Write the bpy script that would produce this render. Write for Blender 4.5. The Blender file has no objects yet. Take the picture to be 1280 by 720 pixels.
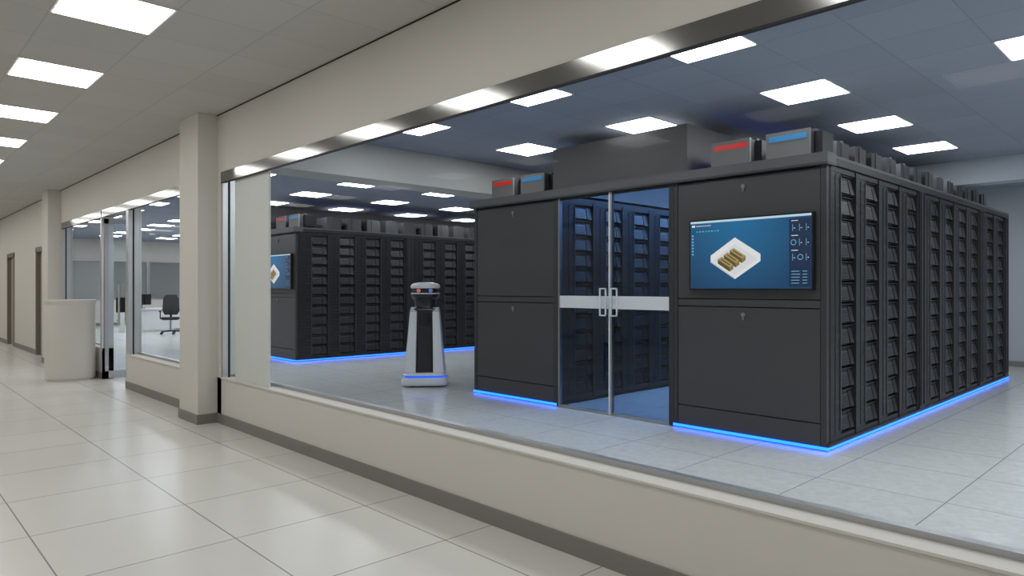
import bpy, math, random
from mathutils import Vector, Matrix
random.seed(7)
scene = bpy.context.scene
try:
    scene.view_settings.view_transform = 'Standard'
    scene.view_settings.look = 'None'
except Exception:
    pass

# ------------------------------------------------------------------ materials
MATS = {}
def srgb(r, g, b):
    f = lambda c: (c/255/12.92) if c/255 <= 0.04045 else ((c/255+0.055)/1.055)**2.4
    return (f(r), f(g), f(b), 1)

def mat(name, col, rough=0.5, metal=0.0, noise=0.0, nscale=8.0, spec=0.5, emit=None, estr=0.0, bump=0.0, coat=0.0):
    if name in MATS: return MATS[name]
    m = bpy.data.materials.new(name); m.use_nodes = True
    nt = m.node_tree; b = nt.nodes['Principled BSDF']
    if len(col) == 3: col = (*col, 1)
    b.inputs['Base Color'].default_value = col
    b.inputs['Roughness'].default_value = rough
    b.inputs['Metallic'].default_value = metal
    b.inputs['Specular IOR Level'].default_value = spec
    b.inputs['Coat Weight'].default_value = coat
    if emit:
        b.inputs['Emission Color'].default_value = (*emit[:3], 1)
        b.inputs['Emission Strength'].default_value = estr
    if noise > 0:
        tc = nt.nodes.new('ShaderNodeTexCoord')
        n = nt.nodes.new('ShaderNodeTexNoise'); n.inputs['Scale'].default_value = nscale
        n.inputs['Detail'].default_value = 4
        nt.links.new(tc.outputs['Object'], n.inputs['Vector'])
        r = nt.nodes.new('ShaderNodeMapRange')
        r.inputs['To Min'].default_value = 1-noise; r.inputs['To Max'].default_value = 1+noise
        nt.links.new(n.outputs['Fac'], r.inputs['Value'])
        v = nt.nodes.new('ShaderNodeVectorMath'); v.operation = 'SCALE'
        v.inputs[0].default_value = col[:3]
        nt.links.new(r.outputs['Result'], v.inputs['Scale'])
        nt.links.new(v.outputs['Vector'], b.inputs['Base Color'])
    MATS[name] = m
    return m

def tiled(name, col, line, size, width, offx=0, offy=0, rough=0.2, noise=0.04, nscale=3, mott=0.0, spec=0.5, pervar=0.03, perf=0.0):
    """floor / ceiling tiles laid out in world metres (object coordinates)"""
    m = bpy.data.materials.new(name); m.use_nodes = True
    nt = m.node_tree; N = nt.nodes; L = nt.links
    b = N['Principled BSDF']
    tc = N.new('ShaderNodeTexCoord'); sep = N.new('ShaderNodeSeparateXYZ')
    L.new(tc.outputs['Object'], sep.inputs[0])
    def M(op, a, bb=None, c=None):
        n = N.new('ShaderNodeMath'); n.operation = op
        for i, v in enumerate((a, bb, c)):
            if v is None: continue
            if isinstance(v, (int, float)): n.inputs[i].default_value = v
            else: L.new(v, n.inputs[i])
        return n.outputs[0]
    masks = []; cells = []
    for o, off in ((sep.outputs['X'], offx), (sep.outputs['Y'], offy)):
        t = M('DIVIDE', M('SUBTRACT', o, off), size)
        fr = M('SUBTRACT', t, M('FLOOR', t))
        cells.append(M('FLOOR', t))
        d = M('MULTIPLY', M('MINIMUM', fr, M('SUBTRACT', 1.0, fr)), size)
        masks.append(M('LESS_THAN', d, width/2))
    line_m = M('MAXIMUM', masks[0], masks[1])
    comb = N.new('ShaderNodeCombineXYZ'); L.new(cells[0], comb.inputs[0]); L.new(cells[1], comb.inputs[1])
    wn = N.new('ShaderNodeTexWhiteNoise'); wn.noise_dimensions = '3D'; L.new(comb.outputs[0], wn.inputs['Vector'])
    n1 = N.new('ShaderNodeTexNoise'); n1.inputs['Scale'].default_value = nscale; n1.inputs['Detail'].default_value = 6
    L.new(tc.outputs['Object'], n1.inputs['Vector'])
    f = M('ADD', 1.0, M('MULTIPLY', M('SUBTRACT', wn.outputs['Value'], 0.5), pervar*2))
    f = M('ADD', f, M('MULTIPLY', M('SUBTRACT', n1.outputs['Fac'], 0.5), noise*2))
    if mott > 0:
        n2 = N.new('ShaderNodeTexNoise'); n2.inputs['Scale'].default_value = 14; n2.inputs['Detail'].default_value = 3
        n2.inputs['Distortion'].default_value = 1.0
        L.new(tc.outputs['Object'], n2.inputs['Vector'])
        f = M('ADD', f, M('MULTIPLY', M('SUBTRACT', n2.outputs['Fac'], 0.5), mott*2))
    if perf > 0:
        v = N.new('ShaderNodeTexVoronoi'); v.inputs['Scale'].default_value = 38; v.inputs['Randomness'].default_value = 0
        L.new(tc.outputs['Object'], v.inputs['Vector'])
        hole = M('LESS_THAN', v.outputs['Distance'], 0.22)
        f = M('SUBTRACT', f, M('MULTIPLY', hole, perf))
    vs = N.new('ShaderNodeVectorMath'); vs.operation = 'SCALE'; vs.inputs[0].default_value = col[:3]
    L.new(f, vs.inputs['Scale'])
    mx = N.new('ShaderNodeMix'); mx.data_type = 'RGBA'
    L.new(line_m, mx.inputs['Factor']); L.new(vs.outputs[0], mx.inputs['A']); mx.inputs['B'].default_value = line
    L.new(mx.outputs['Result'], b.inputs['Base Color'])
    b.inputs['Roughness'].default_value = rough
    b.inputs['Specular IOR Level'].default_value = spec
    MATS[name] = m
    return m

def glass(name, tint=(0.95, 0.97, 0.98), refl=1.0, rough=0.0, ior=1.45):
    m = bpy.data.materials.new(name); m.use_nodes = True
    nt = m.node_tree; N = nt.nodes; L = nt.links
    N.remove(N['Principled BSDF'])
    out = N['Material Output']
    t = N.new('ShaderNodeBsdfTransparent'); t.inputs[0].default_value = (*tint, 1)
    g = N.new('ShaderNodeBsdfGlossy'); g.inputs['Roughness'].default_value = rough
    g.inputs['Color'].default_value = (refl, refl, refl, 1)
    fr = N.new('ShaderNodeFresnel'); fr.inputs['IOR'].default_value = ior
    mx = N.new('ShaderNodeMixShader')
    L.new(fr.outputs[0], mx.inputs[0]); L.new(t.outputs[0], mx.inputs[1]); L.new(g.outputs[0], mx.inputs[2])
    L.new(mx.outputs[0], out.inputs[0])
    MATS[name] = m
    return m

wall_m   = mat('wall_paint', srgb(211, 208, 201), 0.7, noise=0.015, nscale=2)
iwall_m  = mat('server_room_wall_paint', srgb(180, 187, 196), 0.7, noise=0.02, nscale=2)
beam_m   = mat('beam_paint', srgb(190, 190, 186), 0.7, noise=0.015, nscale=2)
base_m   = mat('baseboard_grey', srgb(128, 125, 122), 0.5, noise=0.03)
cfloor_m = tiled('corridor_floor_tiles', srgb(212, 210, 204), srgb(140, 138, 134), 0.83, 0.008, -5.5, 0.70, rough=0.26, noise=0.03, pervar=0.02, spec=.4)
sfloor_m = tiled('server_floor_tiles', srgb(212, 215, 214), srgb(150, 154, 156), 0.83, 0.008, -1.28, 4.30, rough=0.18, noise=0.04, mott=0.16, pervar=0.02, spec=.5)
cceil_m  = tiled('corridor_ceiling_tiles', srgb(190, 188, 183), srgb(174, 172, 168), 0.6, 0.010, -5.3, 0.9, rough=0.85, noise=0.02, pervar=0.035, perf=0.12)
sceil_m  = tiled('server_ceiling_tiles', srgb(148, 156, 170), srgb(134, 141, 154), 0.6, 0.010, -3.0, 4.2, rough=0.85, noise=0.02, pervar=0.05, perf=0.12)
header_m = mat('satin_steel_header', srgb(148, 148, 146), 0.13, 1.0, noise=0.03, nscale=20)
chrome_m = mat('brushed_steel', srgb(215, 216, 216), 0.3, 1.0, noise=0.03, nscale=20)
steel_m  = mat('satin_steel', srgb(180, 182, 184), 0.35, 1.0, noise=0.03, nscale=20)
darkst_m = mat('dark_gasket', srgb(40, 42, 45), 0.5, 0.3)
pane_m   = glass('window_glass', (0.94, 0.962, 0.975), 0.15, ior=1.35)
dglass_m = glass('tinted_door_glass', (0.66, 0.74, 0.86), 0.8, ior=1.5)
frost_m  = mat('white_panel', srgb(210, 214, 211), 0.45, noise=0.02)
lamp_m   = mat('light_diffuser', (1, 1, 1), 0.5, emit=(1.0, 0.985, 0.965), estr=9.0)
lampc_m  = mat('light_diffuser_server_room', (1, 1, 1), 0.5, emit=(0.94, 0.975, 1.0), estr=15)
lframe_m = mat('light_frame', srgb(225, 225, 222), 0.5)
panel_m  = mat('enclosure_panel', srgb(68, 68, 69), 0.42, 0.1, noise=0.04, nscale=5)
panel2_m = mat('enclosure_panel_frame', srgb(56, 56, 57), 0.45, 0.1, noise=0.04)
gap_m    = mat('panel_gap', srgb(18, 18, 19), 0.8)
ledge_m  = mat('enclosure_ledge', srgb(92, 92, 92), 0.5, 0.1, noise=0.03)
roof_m   = mat('aisle_roof_box', srgb(98, 96, 94), 0.6, noise=0.04)
rackd_m  = mat('rack_frame_dark', srgb(44, 45, 48), 0.45, 0.2, noise=0.05)
rackf_m  = mat('rack_unit_dark', srgb(30, 31, 34), 0.4, 0.2, noise=0.06)
rackg_m  = mat('rack_unit_grey', srgb(54, 56, 60), 0.4, 0.3, noise=0.08, nscale=30)
rackl_m  = mat('rack_edge_grey', srgb(84, 88, 96), 0.35, 0.4, noise=0.05)
led_m    = mat('blue_led_strip', (0.01, 0.08, .4), 0.5, emit=(0.007, 0.085, 1.0), estr=6.5)
aislefill_m  = mat('blue_aisle_fill', (0.1, 0.3, 1), 0.5, emit=(0.30, 0.54, 1.0), estr=24.0)  # added glow, kept out of view, lights the aisle interior
ceilglow_m = mat('blue_ceiling_tint', (0.02, 0.1, .4), 0.5, emit=(0.02, 0.14, 1.0), estr=2.2)  # added glow for the blue haze on the ceiling
white_m  = mat('white_coated_metal', srgb(225, 227, 228), 0.35, noise=0.02)
boxg_m   = mat('busway_box_grey', srgb(128, 127, 124), 0.5, 0.1, noise=0.03)
boxd_m   = mat('busway_box_dark', srgb(66, 67, 70), 0.5, 0.1, noise=0.05)
red_m    = mat('red_label', srgb(215, 45, 40), 0.4, emit=srgb(220, 40, 35), estr=0.2)
blue_m   = mat('blue_label', srgb(70, 150, 205), 0.4, emit=srgb(60, 150, 215), estr=0.1)
black_m  = mat('black_plastic', srgb(18, 18, 20), 0.3, noise=0.03)
blackm_m = mat('matte_black', srgb(34, 35, 38), 0.6, noise=0.05)
pod_m    = mat('podium_laminate', srgb(210, 206, 198), 0.45, noise=0.015)
door_m   = mat('door_laminate', srgb(168, 158, 142), 0.5, noise=0.03)
dframe_m = mat('door_frame_paint', srgb(120, 114, 106), 0.5)

# ------------------------------------------------------------------ mesh builder
class MB:
    def __init__(s): s.v = []; s.f = []; s.mi = []; s.mats = []; s.smooth = []
    def mid(s, m):
        if m not in s.mats: s.mats.append(m)
        return s.mats.index(m)
    def add(s, verts, faces, m, smooth=False):
        o = len(s.v); s.v += [tuple(v) for v in verts]
        k = s.mid(m)
        for f in faces:
            s.f.append([o+i for i in f]); s.mi.append(k); s.smooth.append(smooth)
    def box(s, x0, x1, y0, y1, z0, z1, m, M=None):
        x0, x1 = min(x0, x1), max(x0, x1); y0, y1 = min(y0, y1), max(y0, y1); z0, z1 = min(z0, z1), max(z0, z1)
        v = [Vector(p) for p in ((x0,y0,z0),(x1,y0,z0),(x1,y1,z0),(x0,y1,z0),(x0,y0,z1),(x1,y0,z1),(x1,y1,z1),(x0,y1,z1))]
        if M: v = [M @ p for p in v]
        s.add(v, [(0,3,2,1),(4,5,6,7),(0,1,5,4),(1,2,6,5),(2,3,7,6),(3,0,4,7)], m)
    def loft(s, rings, m, n=8, M=None, smooth=True):
        """rings: (z, cx, cy, hx, hy, r) rounded rectangles"""
        pts = []
        for (z, cx, cy, hx, hy, r) in rings:
            r = min(r, hx*0.999, hy*0.999); ring = []
            for (sx, sy, a0) in ((1,1,0),(-1,1,90),(-1,-1,180),(1,-1,270)):
                for i in range(n):
                    a = math.radians(a0 + 90*i/(n-1))
                    ring.append(Vector((cx+sx*(hx-r)+r*math.cos(a), cy+sy*(hy-r)+r*math.sin(a), z)))
            pts.append(ring)
        K = 4*n; v = [p for ring in pts for p in ring]
        if M: v = [M @ p for p in v]
        f = []
        for k in range(len(pts)-1):
            for i in range(K):
                j = (i+1) % K
                f.append((k*K+i, k*K+j, (k+1)*K+j, (k+1)*K+i))
        s.add(v, f, m, smooth)
        s.add(v[:K], [tuple(reversed(range(K)))], m); s.add(v[-K:], [tuple(range(K))], m)
    def cyl(s, p0, p1, r, m, n=16, r2=None):
        p0 = Vector(p0); p1 = Vector(p1); d = (p1-p0).normalized(); r2 = r if r2 is None else r2
        a = d.orthogonal().normalized(); b = d.cross(a)
        v = []
        for p, rr in ((p0, r), (p1, r2)):
            for i in range(n):
                t = 2*math.pi*i/n; v.append(p + a*rr*math.cos(t) + b*rr*math.sin(t))
        s.add(v, [(i, (i+1) % n, n+(i+1) % n, n+i) for i in range(n)], m, True)
        s.add(v[:n], [tuple(reversed(range(n)))], m); s.add(v[n:], [tuple(range(n))], m)
    def mesh(s, name):
        me = bpy.data.meshes.new(name); me.from_pydata(s.v, [], s.f)
        for m in s.mats: me.materials.append(m)
        me.polygons.foreach_set('material_index', s.mi)
        me.polygons.foreach_set('use_smooth', s.smooth)
        me.update(); return me
    def obj(s, name, parent=None, loc=(0, 0, 0), bevel=0.0, rz=0):
        return mkobj(name, s.mesh(name), parent, loc, bevel, rz)
def mkobj(name, me, parent=None, loc=(0, 0, 0), bevel=0.0, rz=0):
    o = bpy.data.objects.new(name, me); scene.collection.objects.link(o)
    o.location = loc; o.rotation_euler = (0, 0, rz)
    if parent: o.parent = parent
    if bevel:
        b = o.modifiers.new('bevel', 'BEVEL'); b.width = bevel; b.segments = 2; b.limit_method = 'ANGLE'
    return o
def empty(name, loc=(0, 0, 0), rz=0):
    o = bpy.data.objects.new(name, None); scene.collection.objects.link(o)
    o.location = loc; o.rotation_euler = (0, 0, rz); o.empty_display_size = 0.2
    return o
def boxobj(name, x0, x1, y0, y1, z0, z1, m, parent=None, bevel=0):
    b = MB(); b.box(x0, x1, y0, y1, z0, z1, m); return b.obj(name, parent, bevel=bevel)

# ------------------------------------------------------------------ room shell
W = 2.72; T = 0.16; CH = 3.2
XL, XR = -29.0, 4.0
YB, YC = 14.9, -2.6
b = MB(); b.box(XL, XR, YC, W+T/2, -0.1, 0, cfloor_m); b.obj('floor')
b = MB(); b.box(XL, XR, W+T/2, YB, -0.1, 0, sfloor_m); b.obj('floor_server_room')
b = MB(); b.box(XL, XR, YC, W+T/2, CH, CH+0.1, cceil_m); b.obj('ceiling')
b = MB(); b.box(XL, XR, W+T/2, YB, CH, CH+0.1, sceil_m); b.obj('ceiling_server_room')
boxobj('wall_back', XL-.1, XR+.1, YB, YB+.1, 0, CH, iwall_m)
boxobj('wall_corridor_side', XL-.1, XR+.1, YC-.1, YC, 0, CH, wall_m)
boxobj('wall_left', XL-.1, XL, YC, YB, 0, CH, wall_m)
boxobj('wall_right', XR, XR+.1, YC, YB, 0, CH, wall_m)
ZS, ZH, ZT = 0.47, 2.49, 2.585
win1 = (-7.2, 1.9); win2 = (-10.6, -7.85); dr = (-11.98, -10.66); win3 = (-14.87, -12.02)
b = MB()
b.box(XL, XR, W, W+T, ZT, CH, wall_m)                       # band above the glazing
b.box(win1[0]-.12, XR, W, W+T, 0, ZS, wall_m)
b.box(win1[1], XR, W, W+T, ZS, ZT, wall_m)
b.box(-7.85, win1[0], W, W+T, 0, ZT, wall_m)
b.box(dr[1], -7.85, W, W+T, 0, ZS, wall_m)
b.box(win3[0], dr[0], W, W+T, 0, ZS, wall_m)
# solid wall beyond with two doors
d1 = (-17.3, -16.4); d2 = (-21.1, -20.15)
xs = [XL, d2[0], d2[1], d1[0], d1[1], win3[0]]
b.box(xs[0], xs[1], W, W+T, 0, ZT, wall_m); b.box(xs[2], xs[3], W, W+T, 0, ZT, wall_m); b.box(xs[4], xs[5], W, W+T, 0, ZT, wall_m)
for dd in (d1, d2): b.box(dd[0], dd[1], W, W+T, 2.2, ZT, wall_m)
b.obj('wall_window_side')
# columns
for i, x in enumerate((-7.85, -15.5)):
    b = MB(); b.box(x, x+.55, W-.2, W, 0, CH, wall_m)
    b.box(x-.01, x+.56, W-.212, W, 0, 0.1, base_m)
    b.obj('column', bevel=0.004)
# baseboards
b = MB()
for (a, c) in ((-7.3, XR), (dr[1], -7.85), (-14.95, dr[0]), (d1[1]+.06, -15.5), (d2[1]+.06, d1[0]-.06), (XL, d2[0]-.06)):
    b.box(a, c, W-.014, W, 0, 0.1, base_m)
b.obj('baseboard_window_side')
boxobj('baseboard_back', XL, XR, YB-.015, YB, 0, 0.1, base_m)
boxobj('baseboard_left', XL, XL+.015, W+T, YB-.015, 0, 0.1, base_m)
boxobj('baseboard_corridor_side', XL, XR, YC, YC+.015, 0, 0.1, base_m)
# shadow-gap trim at the ceiling
b = MB(); b.box(-7.3, XR, W-.008, W, CH-.008, CH, gap_m); b.box(-14.95, -7.85, W-.008, W, CH-.008, CH, gap_m); b.box(XL, -15.5, W-.008, W, CH-.008, CH, gap_m)
b.obj('trim_ceiling')
# beams in the server room
boxobj('beam', -7.95, -7.45, W+T, YB, 2.77, CH, beam_m)
boxobj('beam_back', -7.45, XR, 11.3, 11.6, 2.86, CH, iwall_m)

# windows (steel frames, glass)
def window(name, x0, x1, posts=(), leftpost=True):
    e = empty(name, (0, 0, 0))
    f = MB()
    f.box(x0, x1, W-.006, W+.02, ZH, ZT+.01, header_m)               # header face
    f.box(x0, x1, W+.02, W+T+.005, ZT-.02, ZT, steel_m)
    f.box(x0, x1, W-.005, W+.02, ZH-.010, ZH, darkst_m)
    f.box(x0, x1, W+.115, W+T+.003, ZS, ZS+.035, steel_m)           # bottom rail
    f.box(x0, x0+.05, W-.004, W+T+.004, ZS, ZT-.02, chrome_m)
    f.box(x1-.05, x1, W-.004, W+T+.004, ZS, ZT-.02, chrome_m)
    f.box(x0+.05, x0+.056, W+.05, W+.07, ZS, ZT-.02, darkst_m)
    f.box(x0, x1, W-.012, W+.115, ZS-.004, ZS+.008, wall_m)         # sill board
    f.obj('frame', e)
    g = MB(); g.add([(x0+.05, W+.13, ZS+.03), (x1-.05, W+.13, ZS+.03), (x1-.05, W+.13, ZT-.02), (x0+.05, W+.13, ZT-.02)], [(0, 1, 2, 3)], pane_m)
    g.obj('glass_pane', e)
    return e
w1 = window('window_1', *win1)
w2 = window('window_2', *win2)
w3 = window('window_3', *win3)
b = MB(); b.box(-6.92, -6.14, W+.03, W+.05, ZS+.008, ZT-.02, frost_m); b.obj('infill_panel', w1)

# glass entrance door: header, jambs, open leaf
e = empty('door_1')
f = MB()
f.box(dr[0], dr[1]+.06, W-.006, W+T, ZH, ZT+.01, header_m)
f.box(dr[1], dr[1]+.06, W-.004, W+T, ZS, ZH, chrome_m)
f.box(dr[0]-.04, dr[0], W-.004, W+T, 0, ZH, chrome_m)
f.box(dr[1]-.02, dr[1], W, W+T, 0, ZH, steel_m)
f.obj('frame', e)
f = MB()
y0, y1, X0 = W+.03, 3.16, dr[0]
f.box(X0, X0+.045, y0, y0+.05, 0.01, ZH-.02, steel_m); f.box(X0, X0+.045, y1-.05, y1, 0.01, ZH-.02, steel_m)
f.box(X0, X0+.045, y0, y1, 0.01, .12, steel_m); f.box(X0, X0+.045, y0, y1, ZH-.1, ZH-.02, steel_m)
f.obj('leaf_frame', e)
f = MB(); f.box(X0+.018, X0+.026, y0+.05, y1-.05, .12, ZH-.1, pane_m); f.obj('leaf_glass', e)
f = MB()
for yy in (2.93, 3.03):
    f.cyl((X0+.09, yy, .82), (X0+.09, yy, 1.46), .016, chrome_m)
    for zz in (.9, 1.38): f.cyl((X0+.02, yy, zz), (X0+.09, yy, zz), .012, chrome_m)
f.box(X0+.045, X0+.06, 2.9, 3.06, 1.02, 1.25, blackm_m)
f.obj('pull_handles', e)

# corridor doors (solid)
for dd in (d1, d2):
    e = empty('door_2' if dd is d1 else 'door_3')
    f = MB()
    f.box(dd[0]+.05, dd[1]-.05, W+.06, W+.10, 0.005, 2.15, door_m)
    f.cyl((dd[1]-.13, W+.06, 1.02), (dd[1]-.13, W+.01, 1.02), .012, steel_m)
    f.cyl((dd[1]-.13, W+.012, 1.02), (dd[1]-.26, W+.012, 1.02), .01, steel_m)
    f.obj('leaf', e)
    f = MB()
    f.box(dd[0]-.05, dd[0]+.05, W-.015, W+T, 0, 2.2, dframe_m); f.box(dd[1]-.05, dd[1]+.05, W-.015, W+T, 0, 2.2, dframe_m)
    f.box(dd[0]-.05, dd[1]+.05, W-.015, W+T, 2.15, 2.25, dframe_m)
    f.obj('frame', e)

# ------------------------------------------------------------------ ceiling lights
def lightmesh(name, em):
    b = MB()
    b.box(-.3, .3, -.3, .3, -.006, .0, lframe_m)
    b.add([(-.285,-.285,-.008), (.285,-.285,-.008), (.285,.285,-.008), (-.285,.285,-.008)], [(3,2,1,0)], em)
    return b.mesh(name)
LM = lightmesh('corridor_light', lamp_m); LS = lightmesh('server_light', lampc_m)
for k in range(-4, 13):
    for y in (1.2, -1.2):
        x = -5.0-1.8*k
        if XL+.5 < x < XR-.5: mkobj('ceiling_light', LM, loc=(x, y, CH))
for k in range(-2, 4):
    for y in (4.5, 6.3, 8.1, 9.9, 12.6):  # last row added out of sight behind beam_back, brightens the back wall
        mkobj('ceiling_light', LS, loc=(-.9-1.8*k, y, CH))
for k in range(0, 10):
    for j in range(5):
        mkobj('ceiling_light', LS, loc=(-10.4-1.8*k, 4.5+1.8*j, CH))

# ------------------------------------------------------------------ server enclosure
BX0, BX1, BY0, BY1, BH = -7.0, -2.38, 6.0, 12.9, 2.5
A0, A1 = -5.5, -3.9

def rack_units(b, X, s, y0, w, rnd):
    """one rack front on plane x=X, facing s (+1/-1), from y0 to y0+w"""
    b.box(X-s*.16, X-s*.15, y0, y0+w, .05, 2.46, rackf_m)
    b.box(X-s*.15, X, y0, y0+.022, .05, 2.46, rackd_m)
    b.box(X-s*.15, X, y0+w-.022, y0+w, .05, 2.46, rackd_m)
    b.box(X-s*.15, X-s*.01, y0+.022, y0+w-.022, .05, .10, rackd_m)
    b.box(X-s*.15, X-s*.01, y0+.022, y0+w-.022, 2.42, 2.46, rackd_m)
    # dark mesh door strip with latch column on one side
    b.box(X-s*.15, X-s*.015, y0+.022, y0+.25, .10, 2.42, rackf_m)
    b.box(X-s*.015, X-s*.006, y0+.232, y0+.246, .12, 2.40, rackl_m)
    b.box(X-s*.015, X-s*.010, y0+.125, y0+.131, .12, 2.40, rackg_m)
    n = 12; p = 2.32/n
    for i in range(n):
        z = .10+i*p
        # punched slots in the mesh strip
        for q in range(3):
            zz = z+.02+q*p/3
            b.box(X-s*.015, X-s*.012, y0+.04, y0+.115, zz, zz+.03, rackd_m)
            if rnd.random() < .75: b.box(X-s*.015, X-s*.012, y0+.14, y0+.215, zz, zz+.03, rackg_m if rnd.random() < .35 else rackd_m)
        ya, yb = y0+.25, y0+w-.022
        b.box(X-s*.15, X-s*.045, ya+.005, yb-.005, z+.012, z+p-.02, rackf_m)
        b.box(X-s*.15, X-s*.028, ya, yb, z+p-.012, z+p-.004, rackg_m)
        # sloped bezels
        M = Matrix.Translation((X-s*.042, (ya+yb)/2, z+.09)) @ Matrix.Rotation(s*math.radians(-12), 4, 'Y')
        hw = (yb-ya)/2-.012
        b.box(-.012*s, .014*s, -hw, hw*.35, -.065, .055, rackg_m, M)
        b.box(-.012*s, .018*s, hw*.42, hw, -.07, .07, rackd_m, M)
        b.box(.014*s, .017*s, -hw, hw*.35, .046, .055, rackl_m, M)
        for q in range(3):
            b.box(.014*s, .016*s, -hw+.02, hw*.25, -.05+q*.03, -.038+q*.03, rackf_m, M)

def racks_layout():
    ys = []; y = 6.08
    for grp in (4, 4, 2):
        for i in range(grp):
            w = .6 if grp == 4 else .65
            ys.append((y, w)); y += w
        ys.append((y, -.24)); y += .24
    return ys

def build_meshes():
    R = random.Random(3); out = {}
    # racks
    b = MB()
    for X, s in ((BX1, 1), (A0, 1), (A1, -1), (BX0, -1)):
        for y, w in racks_layout():
            if w > 0: rack_units(b, X, s, y, w, R)
            else:
                b.box(X-s*.16, X+s*.01, y+.02, y-w-.02, .05, 2.48, rackd_m)
                b.box(X, X+s*.02, y+.05, y+.08, .1, 2.46, rackg_m)
                b.box(X, X+s*.02, y-w-.08, y-w-.05, .1, 2.46, rackg_m)
    out['rack_rows'] = b.mesh('rack_rows')
    # rack carcass
    b = MB()
    for a, c in ((BX0+.17, A0-.17), (A1+.17, BX1-.17)):
        b.box(a, c, 6.1, BY1-.02, .05, 2.46, rackf_m)
    for a, c in ((BX0+.02, A0-.01), (A1+.01, BX1-.02)):
        b.box(a, c, 6.02, BY1-.02, .02, .05, gap_m)
        b.box(a, c, 6.02, BY1-.02, 2.46, 2.5, rackd_m)
        b.box(a, c, BY1-.06, BY1, .04, 2.5, panel_m)
    for x, s in ((BX1, 1), (BX0, -1)):
        b.box(x-s*.03, x+s*.012, 6.0, BY1, 2.47, 2.53, rackd_m)
        b.box(x-s*.03, x+s*.012, 6.0, BY1, .03, .06, rackd_m)
    b.box(A0, A1, BY1-.06, BY1, .0, 2.5, panel_m)
    out['carcass'] = b.mesh('carcass')
    # front panels
    b = MB()
    for a, c in ((BX0, A0), (A1, BX1)):
        b.box(a, c, 6.03, 6.08, .04, 2.5, gap_m)
        b.box(a, a+.05, 5.985, 6.05, .04, 2.5, panel2_m); b.box(c-.05, c, 5.985, 6.08, .04, 2.5, panel2_m)
        for z0, z1 in ((.04, .225), (.235, 1.215), (1.3, 2.44)):
            b.box(a+.056, c-.056, 5.99, 6.04, z0, z1, panel_m)
        b.box(a+.056, c-.056, 5.992, 6.04, 1.225, 1.29, panel_m)
        for z in (1.15, 2.35):
            b.cyl(((a+c)/2, 5.992, z), ((a+c)/2, 5.972, z), .02, boxg_m)
            b.box((a+c)/2-.007, (a+c)/2+.007, 5.975, 5.99, z-.05, z, boxg_m)
    out['front_panels'] = b.mesh('front_panels')
    b = MB()
    b.box(BX0-.03, BX1+.03, 5.93, 6.12, 2.455, 2.475, panel2_m)
    b.box(BX0-.03, BX1+.03, 5.93, 6.12, 2.475, 2.56, ledge_m)
    for a, c in ((BX0-.01, A0), (A1, BX1+.01)):
        b.box(a, c, 6.12, BY1, 2.53, 2.555, ledge_m)
    out['top_ledge'] = b.mesh('top_ledge')
    # hollow roof box over the aisle hiding added blue panels that brighten the interior
    b = MB()
    b.box(-5.65, -3.8, 6.08, 6.12, 2.555, 3.05, roof_m)
    b.box(-5.65, -3.8, 12.66, 12.7, 2.555, 3.05, roof_m)
    b.box(-5.65, -5.61, 6.12, 12.66, 2.555, 3.05, roof_m)
    b.box(-3.84, -3.8, 6.12, 12.66, 2.555, 3.05, roof_m)
    b.box(-5.65, -3.8, 6.08, 12.7, 3.05, 3.07, roof_m)
    out['aisle_roof'] = b.mesh('aisle_roof')
    b = MB()
    for k in range(6):
        y = 6.6+k*1.05
        b.box(-5.0, -4.4, y, y+.5, 3.02, 3.04, aislefill_m)
    out['aisle_fill_panels'] = b.mesh('aisle_fill_panels')
    b = MB()
    for x in (-5.78, -3.72):
        b.box(x, x+.05, 6.3, 10.5, 2.556, 2.57, ceilglow_m)  # unseen glowing strips added to tint the ceiling above blue
    out['ceiling_tint_strips'] = b.mesh('ceiling_tint_strips')
    # busway boxes
    b = MB()
    def bb(x0, x1, y0, z1, front, lab=None, d=.36):
        if lab:
            b.box(x0, x1, y0, y0+.02, 2.556, z1, front)
            b.box(x0+.006, x1-.006, y0+.02, y0+d, 2.556, z1-.006, boxd_m)
            b.box(x1, x1+.07, y0+.1, y0+d-.02, 2.60, z1-.02, rackf_m)
        else:
            b.box(x0, x1, y0, y0+d, 2.556, z1, front)
        b.box(x0-.008, x1+.008, y0+d*.35, y0+d*.5, 2.556, z1+.012, boxd_m)
        b.box(x0+.02, x1-.02, y0+d, y0+d+.03, 2.58, z1-.03, boxd_m)
        if lab: b.box(x0+.03, x1-.03, y0-.004, y0, z1-.085, z1-.035, lab)
    for x0, lab in ((-6.83, red_m), (-6.28, blue_m), (-3.57, red_m), (-3.0, blue_m)):
        bb(x0, x0+.41, 6.15, 2.835, boxg_m, lab)
    y = 6.75
    while y < 12.7:
        for x0 in (-6.83, -6.28, -3.57, -3.0):
            bb(x0, x0+.41, y, 2.80+.03*R.random(), boxd_m, None, .3)
        y += .46
    for x0 in (-6.7, -6.15, -3.45, -2.87):
        b.box(x0, x0+.1, 6.3, 12.7, 2.556, 2.66, rackd_m)
    out['busway_boxes'] = b.mesh('busway_boxes')
    # LED strips
    b = MB()
    for a, c in ((BX0, A0), (A1, BX1)):
        b.box(a, c, 5.98, 5.995, .010, .034, led_m)
    b.box(BX1, BX1+.012, 5.98, BY1, .010, .034, led_m)
    b.box(BX0-.012, BX0, 5.98, BY1, .010, .034, led_m)
    out['led_strip'] = b.mesh('led_strip')
    # doors
    b = MB(); mx = (A0+A1)/2
    for x0, x1 in ((A0, A0+.03), (A1-.03, A1)):
        b.box(x0, x1, 5.98, 6.05, 0, 2.47, panel2_m)
    b.box(A0+.03, A0+.05, 5.975, 6.02, 0.005, 2.45, steel_m); b.box(A1-.045, A1-.03, 5.975, 6.02, .005, 2.45, panel2_m)
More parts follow.
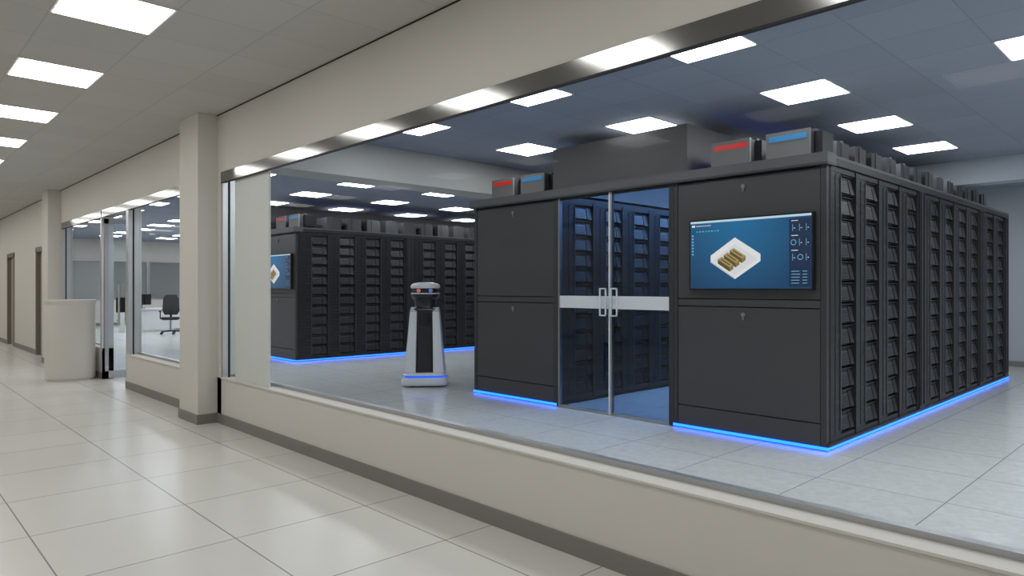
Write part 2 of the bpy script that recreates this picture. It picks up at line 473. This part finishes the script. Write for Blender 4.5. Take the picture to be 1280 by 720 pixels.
    b.box(mx-.022, mx-.003, 5.975, 6.02, .005, 2.45, white_m); b.box(mx+.003, mx+.022, 5.975, 6.02, .005, 2.45, steel_m)
    b.box(A0+.05, mx-.022, 5.98, 6.015, 1.17, 1.31, white_m); b.box(mx+.022, A1-.045, 5.98, 6.015, 1.17, 1.31, white_m)
    for x0, x1 in ((A0+.05, mx-.022), (mx+.022, A1-.045)):
        b.box(x0, x1, 5.985, 6.01, .005, .03, steel_m); b.box(x0, x1, 5.985, 6.01, 2.43, 2.45, panel2_m)
    for s in (-1, 1):
        xa, xb = mx+s*.03, mx+s*.11
        for q in ((xa, xa+s*.014), (xb, xb+s*.014)): b.box(q[0], q[1], 5.935, 5.95, 1.09, 1.4, white_m)
        for zz in (1.09, 1.386): b.box(xa, xb+s*.014, 5.935, 5.95, zz, zz+.014, white_m)
        for zz in (1.2, 1.28): b.box(xa, xa+s*.014, 5.95, 5.98, zz, zz+.014, white_m)
    out['door_frames'] = b.mesh('door_frames')
    b = MB()
    for x0, x1 in ((A0+.05, mx-.022), (mx+.022, A1-.045)):
        for z0, z1 in ((.03, 1.17), (1.31, 2.43)):
            b.add([(x0, 6.0, z0), (x1, 6.0, z0), (x1, 6.0, z1), (x0, 6.0, z1)], [(0, 1, 2, 3)], dglass_m)
    out['door_glass'] = b.mesh('door_glass')
    return out
ME = build_meshes()
PER = -9.81
for off in (0, PER):
    e = empty('server_rack_enclosure', (off, 0, 0))
    for k, me in ME.items(): mkobj(k, me, e)

# ------------------------------------------------------------------ wall display
scr = bpy.data.materials.new('screen_background'); scr.use_nodes = True
nt = scr.node_tree; N = nt.nodes; Lk = nt.links; bs = N['Principled BSDF']
tc = N.new('ShaderNodeTexCoord'); mp = N.new('ShaderNodeVectorMath'); mp.operation = 'DISTANCE'; mp.inputs[1].default_value = (-.1, 0, .32)
Lk.new(tc.outputs['Object'], mp.inputs[0])
rp = N.new('ShaderNodeValToRGB'); rp.color_ramp.elements[0].color = srgb(26, 112, 162); rp.color_ramp.elements[1].color = srgb(8, 60, 100)
rp.color_ramp.elements[1].position = .75
Lk.new(mp.outputs['Value'], rp.inputs[0]); Lk.new(rp.outputs[0], bs.inputs['Emission Color'])
bs.inputs['Emission Strength'].default_value = .8; bs.inputs['Base Color'].default_value = (.01, .02, .03, 1); bs.inputs['Roughness'].default_value = .3
def em(name, c, s=0.85): return mat(name, (.01, .01, .01), .4, emit=c, estr=s)
s_white = em('screen_white', srgb(235, 235, 235)); s_bar = em('screen_bar', srgb(200, 225, 240)); s_txt = em('screen_text', srgb(130, 190, 225))
s_gold = em('screen_gold', srgb(172, 150, 92)); s_gold2 = em('screen_gold_dark', srgb(92, 76, 44)); s_gold3 = em('screen_gold_mid', srgb(140, 118, 66)); s_dark = em('screen_dark_panel', srgb(6, 38, 72)); s_teal = em('screen_teal', srgb(60, 200, 190)); s_edge = em('screen_platform_edge', srgb(205, 209, 213)); s_floor = em('screen_room_floor', srgb(222, 224, 226))
def display_mesh():
    w, h = .605, .34
    b = MB()
    b.box(-w, w, 0, .05, -h, h, black_m)
    b.box(-.25, .25, .05, .06, -.15, .15, blackm_m)
    def poly(pts, m, dy=0.0):
        b.add([(p[0], -.001-dy, p[1]) for p in pts], [tuple(range(len(pts)))], m)
    def rect(x0, x1, z0, z1, m, dy=.001): poly([(x0, z0), (x1, z0), (x1, z1), (x0, z1)], m, dy)
    rect(-w+.014, w-.014, -h+.016, h-.014, scr, 0)
    rect(-w+.014, w-.014, h-.034, h-.014, s_bar)
    rect(-w+.03, -w+.035+.03, h-.07, h-.05, s_white)
    for i in range(9): rect(-w+.08+i*.018, -w+.09+i*.018, h-.065, h-.055, s_white)
    for i in range(8): rect(-w+.08+i*.032, -w+.095+i*.032, h-.12, h-.108, s_teal if i % 3 == 0 else s_txt)
    for i in range(7): rect(-w+.03, -w+.048, h-.16-i*.03, h-.145-i*.03, s_txt)
    rect(w-.21, w-.02, -h+.03, h-.05, s_dark, .0006)
    R = random.Random(5)
    def ring(cx, cz, r, m):
        n = 20; v = []
        for i in range(n):
            a = 2*math.pi*i/n
            v += [(cx+r*math.cos(a), -.003, cz+r*math.sin(a)), (cx+r*.8*math.cos(a), -.003, cz+r*.8*math.sin(a))]
        b.add(v, [(2*i, 2*i+1, (2*i+3) % (2*n), (2*i+2) % (2*n)) for i in range(n)], m)
    for i in range(3):
        for j in range(3):
            x = w-.18+j*.06; z = h-.13-i*.13
            if i == 1 and j == 0 or i == 2 and j == 1 : ring(x+.01, z, .025, s_txt)
            else:
                rect(x, x+.004, z-.03, z+.03, s_txt, .0015); rect(x+.012, x+.025, z-.008, z-.003, s_white, .0015)
        rect(w-.19, w-.13, h-.073-i*.13, h-.067-i*.13, s_white, .0015)
    for i in range(5):
        rect(w-.19, w-.14+.03*R.random(), -h+.06+i*.026, -h+.065+i*.026, s_txt, .0015)
        rect(w-.09, w-.05, -h+.06+i*.026, -h+.065+i*.026, s_txt, .0015)
    # isometric data centre model: open room with low walls and three rack blocks
    cx, cz = -.12, -.055
    def iso(u, v, z=0): return (cx+(u-v)*.866, cz+(u+v)*.56+z)
    q = .145; wh = .045
    A, B, C, D = iso(-q, -q), iso(q, -q), iso(q, q), iso(-q, q)      # front, right, back, left
    up = lambda p, k=wh: (p[0], p[1]+k)
    poly([(D[0], D[1]-.02), (A[0], A[1]-.02), (B[0], B[1]-.02), up(B), up(C), up(D)], s_white, .0012)
    i2 = q*.9
    poly([iso(-i2, -i2), iso(i2, -i2), iso(i2, i2), iso(-i2, i2)], s_floor, .0018)
    poly([(D[0], D[1]-.02), (A[0], A[1]-.02), (A[0], A[1]-.004), (D[0], D[1]-.004)], s_edge, .0019)
    for k in range(3):
        u0 = .055-k*.07; u1 = u0-.045; v0, v1 = .07, -.07; zz = .04
        a, c, d, f = iso(u1, v1), iso(u0, v1), iso(u0, v0), iso(u1, v0)
        t = .0022+.0012*k
        poly([f, a, up(a, zz), up(f, zz)], s_gold2, t); poly([a, c, up(c, zz), up(a, zz)], s_gold3, t+.0002)
        poly([up(a, zz), up(c, zz), up(d, zz), up(f, zz)], s_gold, t+.0004)
        m0 = up(iso((u0+u1)/2-.006, v1+.02), zz); m1 = up(iso((u0+u1)/2+.006, v1+.02), zz); m2 = up(iso((u0+u1)/2+.006, v0-.02), zz); m3 = up(iso((u0+u1)/2-.006, v0-.02), zz)
        poly([m0, m1, m2, m3], s_gold2, t+.0006)
    return b.mesh('display')
DM = display_mesh()
for off in (0, PER):
    mkobj('wall_display', DM, loc=(-3.075+off, 5.93, 1.72))

# ------------------------------------------------------------------ service robot
e = empty('service_robot', (-8.05, 5.95, 0), math.radians(50))
rw = mat('robot_shell_white', srgb(232, 234, 236), .3, noise=.01)
rgy = mat('robot_shell_grey', srgb(196, 199, 204), .35, noise=.02)
rb = mat('robot_black', srgb(36, 37, 40), .3, noise=.03)
rblu = mat('robot_blue_light', (.02, .08, .5), .4, emit=(.02, .12, .8), estr=1.0)
rred = mat('robot_red_light', (.9, .05, .02), .4, emit=(1, .12, .06), estr=.5)
rbl2 = mat('robot_eye_blue', (.02, .1, .6), .4, emit=(.05, .2, 1), estr=.5)
b = MB()
b.loft([(.02, 0, 0, .30, .28, .08), (.03, 0, 0, .325, .30, .1), (.10, 0, 0, .325, .30, .1), (.13, 0, 0, .31, .285, .1)], rw)
b.loft([(.13, 0, 0, .29, .26, .1), (.165, 0, 0, .29, .26, .1)], rblu)
b.loft([(.165, 0, 0, .305, .28, .1), (.19, 0, 0, .295, .27, .1), (.2, 0, 0, .26, .24, .1)], rw)
for x in (-.2, .2):
    for y in (-.18, .18): b.cyl((x-.02, y, .03), (x+.02, y, .03), .03, rb)
b.obj('base', e)
b = MB()
b.loft([(.18, 0, 0, .22, .19, .04), (.6, 0, 0, .195, .17, .04), (1.08, 0, 0, .165, .15, .04)], rb)
b.loft([(1.08, 0, 0, .19, .17, .05), (1.11, 0, 0, .185, .165, .05), (1.12, 0, 0, .16, .14, .05)], rb)
b.obj('body_core', e)
b = MB()
for s in (-1, 1):
    b.loft([(.18, s*.205, 0, .085, .235, .04), (.22, s*.205, 0, .085, .235, .04), (.6, s*.183, 0, .068, .205, .035), (1.05, s*.16, 0, .052, .178, .03), (1.12, s*.155, 0, .045, .16, .03)], rgy)
    b.loft([(.2, s*.2, -.225, .078, .02, .015), (.6, s*.18, -.196, .062, .018, .015), (1.06, s*.158, -.17, .048, .016, .012)], rw)
b.obj('side_shells', e)
b = MB()
b.loft([(.22, 0, -.2, .105, .012, .01), (.85, 0, -.166, .095, .012, .01)], rb)
b.loft([(.88, 0, -.163, .09, .012, .01), (1.04, 0, -.153, .085, .012, .01)], mat('robot_display', srgb(30, 34, 42), .15))
b.obj('front_panel', e)
b = MB()
b.loft([(1.12, 0, 0, .17, .15, .13), (1.15, 0, 0, .15, .14, .12), (1.24, 0, 0, .165, .15, .13)], rb)
b.obj('neck', e)
b = MB()
b.loft([(1.24, 0, 0, .17, .15, .14), (1.26, 0, 0, .2, .18, .17), (1.315, 0, 0, .205, .185, .175)], rb)
b.loft([(1.315, 0, 0, .21, .19, .18), (1.33, 0, 0, .21, .19, .18)], rw)
b.loft([(1.33, 0, 0, .19, .17, .16), (1.40, 0, 0, .19, .17, .16)], rb)
b.loft([(1.395, 0, 0, .205, .185, .175), (1.42, 0, 0, .215, .195, .185), (1.445, 0, 0, .205, .185, .175), (1.465, 0, 0, .175, .16, .15), (1.48, 0, 0, .1, .09, .08)], rw)
for s, m in ((-1, rred), (1, rbl2)):
    b.cyl((s*.085, -.165, 1.362), (s*.085, -.183, 1.362), .02, m)
    b.cyl((s*.085, -.162, 1.362), (s*.085, -.176, 1.362), .028, rgy)
b.obj('head', e)

# ------------------------------------------------------------------ rounded reception podium
b = MB()
cx, cy = -12.28, 2.36
b.loft([(0, cx, cy, .31, .31, .28), (.04, cx, cy, .31, .31, .28)], pod_m, n=12)
b.loft([(.04, cx, cy, .325, .325, .29), (1.18, cx, cy, .325, .325, .29)], pod_m, n=12)
b.loft([(1.18, cx, cy, .335, .335, .30), (1.22, cx, cy, .335, .335, .30)], pod_m, n=12)
b.obj('reception_podium')

# ------------------------------------------------------------------ office corner behind the far glazing
b = MB()
dx, dy = -24.2, 7.6
b.box(dx-.4, dx+.4, dy-1.6, dy+.2, .71, .75, white_m)
b.box(dx+.3, dx+.33, dy-1.5, dy+.1, .08, .71, white_m)
b.box(dx-.38, dx+.33, dy-1.55, dy-1.5, 0, .71, white_m); b.box(dx-.38, dx+.33, dy+.1, dy+.15, 0, .71, white_m)
b.obj('office_desk')
b = MB()
b.box(dx-.02, dx+.0, dy-1.3, dy-.7, .86, 1.2, black_m); b.box(dx-.03, dx+.05, dy-1.02, dy-.98, .76, .9, black_m); b.box(dx-.1, dx+.1, dy-1.1, dy-.9, .75, .762, black_m)
b.obj('computer_monitor')
e = empty('office_chair', (-22.3, 6.9, 0), math.radians(70))
b = MB()
for i in range(5):
    a = 2*math.pi*i/5; p = (.3*math.cos(a), .3*math.sin(a))
    b.cyl((0, 0, .1), (p[0], p[1], .075), .025, black_m, 10, .016)
    b.cyl((p[0]-.01, p[1]-.02, .03), (p[0]+.01, p[1]+.02, .03), .03, black_m, 12)
b.cyl((0, 0, .08), (0, 0, .44), .03, steel_m)
b.loft([(.43, 0, 0, .2, .2, .06), (.46, 0, 0, .26, .25, .08), (.51, 0, 0, .25, .24, .08)], blackm_m)
M = Matrix.Translation((0, .24, .58)) @ Matrix.Rotation(math.radians(-10), 4, 'X')
b.loft([(0, 0, 0, .18, .03, .03), (.12, 0, 0, .24, .035, .03), (.5, 0, 0, .22, .03, .03), (.62, 0, 0, .15, .02, .02)], blackm_m, M=M)
b.box(-.03, .03, .2, .24, .45, .68, black_m)
for s in (-1, 1):
    b.box(s*.28-.03, s*.28+.03, -.12, .16, .68, .71, black_m); b.box(s*.28-.015, s*.28+.015, 0, .05, .46, .68, black_m)
b.obj('body', e)
b = MB()
for y0, y1 in ((5.2, 6.6), (6.7, 8.1), (8.2, 9.6)):
    b.box(XL+.0, XL+.03, y0, y1, 1.0, 2.4, pane_m); b.box(XL, XL+.04, y0-.04, y0, .96, 2.44, steel_m); b.box(XL, XL+.04, y1, y1+.04, .96, 2.44, steel_m)
    b.box(XL, XL+.04, y0, y1, .96, 1.0, steel_m); b.box(XL, XL+.04, y0, y1, 2.4, 2.44, steel_m)
b.obj('window_4')

# ------------------------------------------------------------------ world + camera
w = bpy.data.worlds.new('world'); scene.world = w; w.use_nodes = True
w.node_tree.nodes['Background'].inputs[0].default_value = (.8, .85, .9, 1)
w.node_tree.nodes['Background'].inputs[1].default_value = .3
cam = bpy.data.cameras.new('camera'); co = bpy.data.objects.new('camera', cam); scene.collection.objects.link(co)
co.location = (0, 0, 1.4); co.rotation_euler = (math.radians(90), 0, math.radians(46.33))
cam.sensor_width = 36; cam.lens = 36*857/1280; cam.clip_start = .05
scene.camera = co
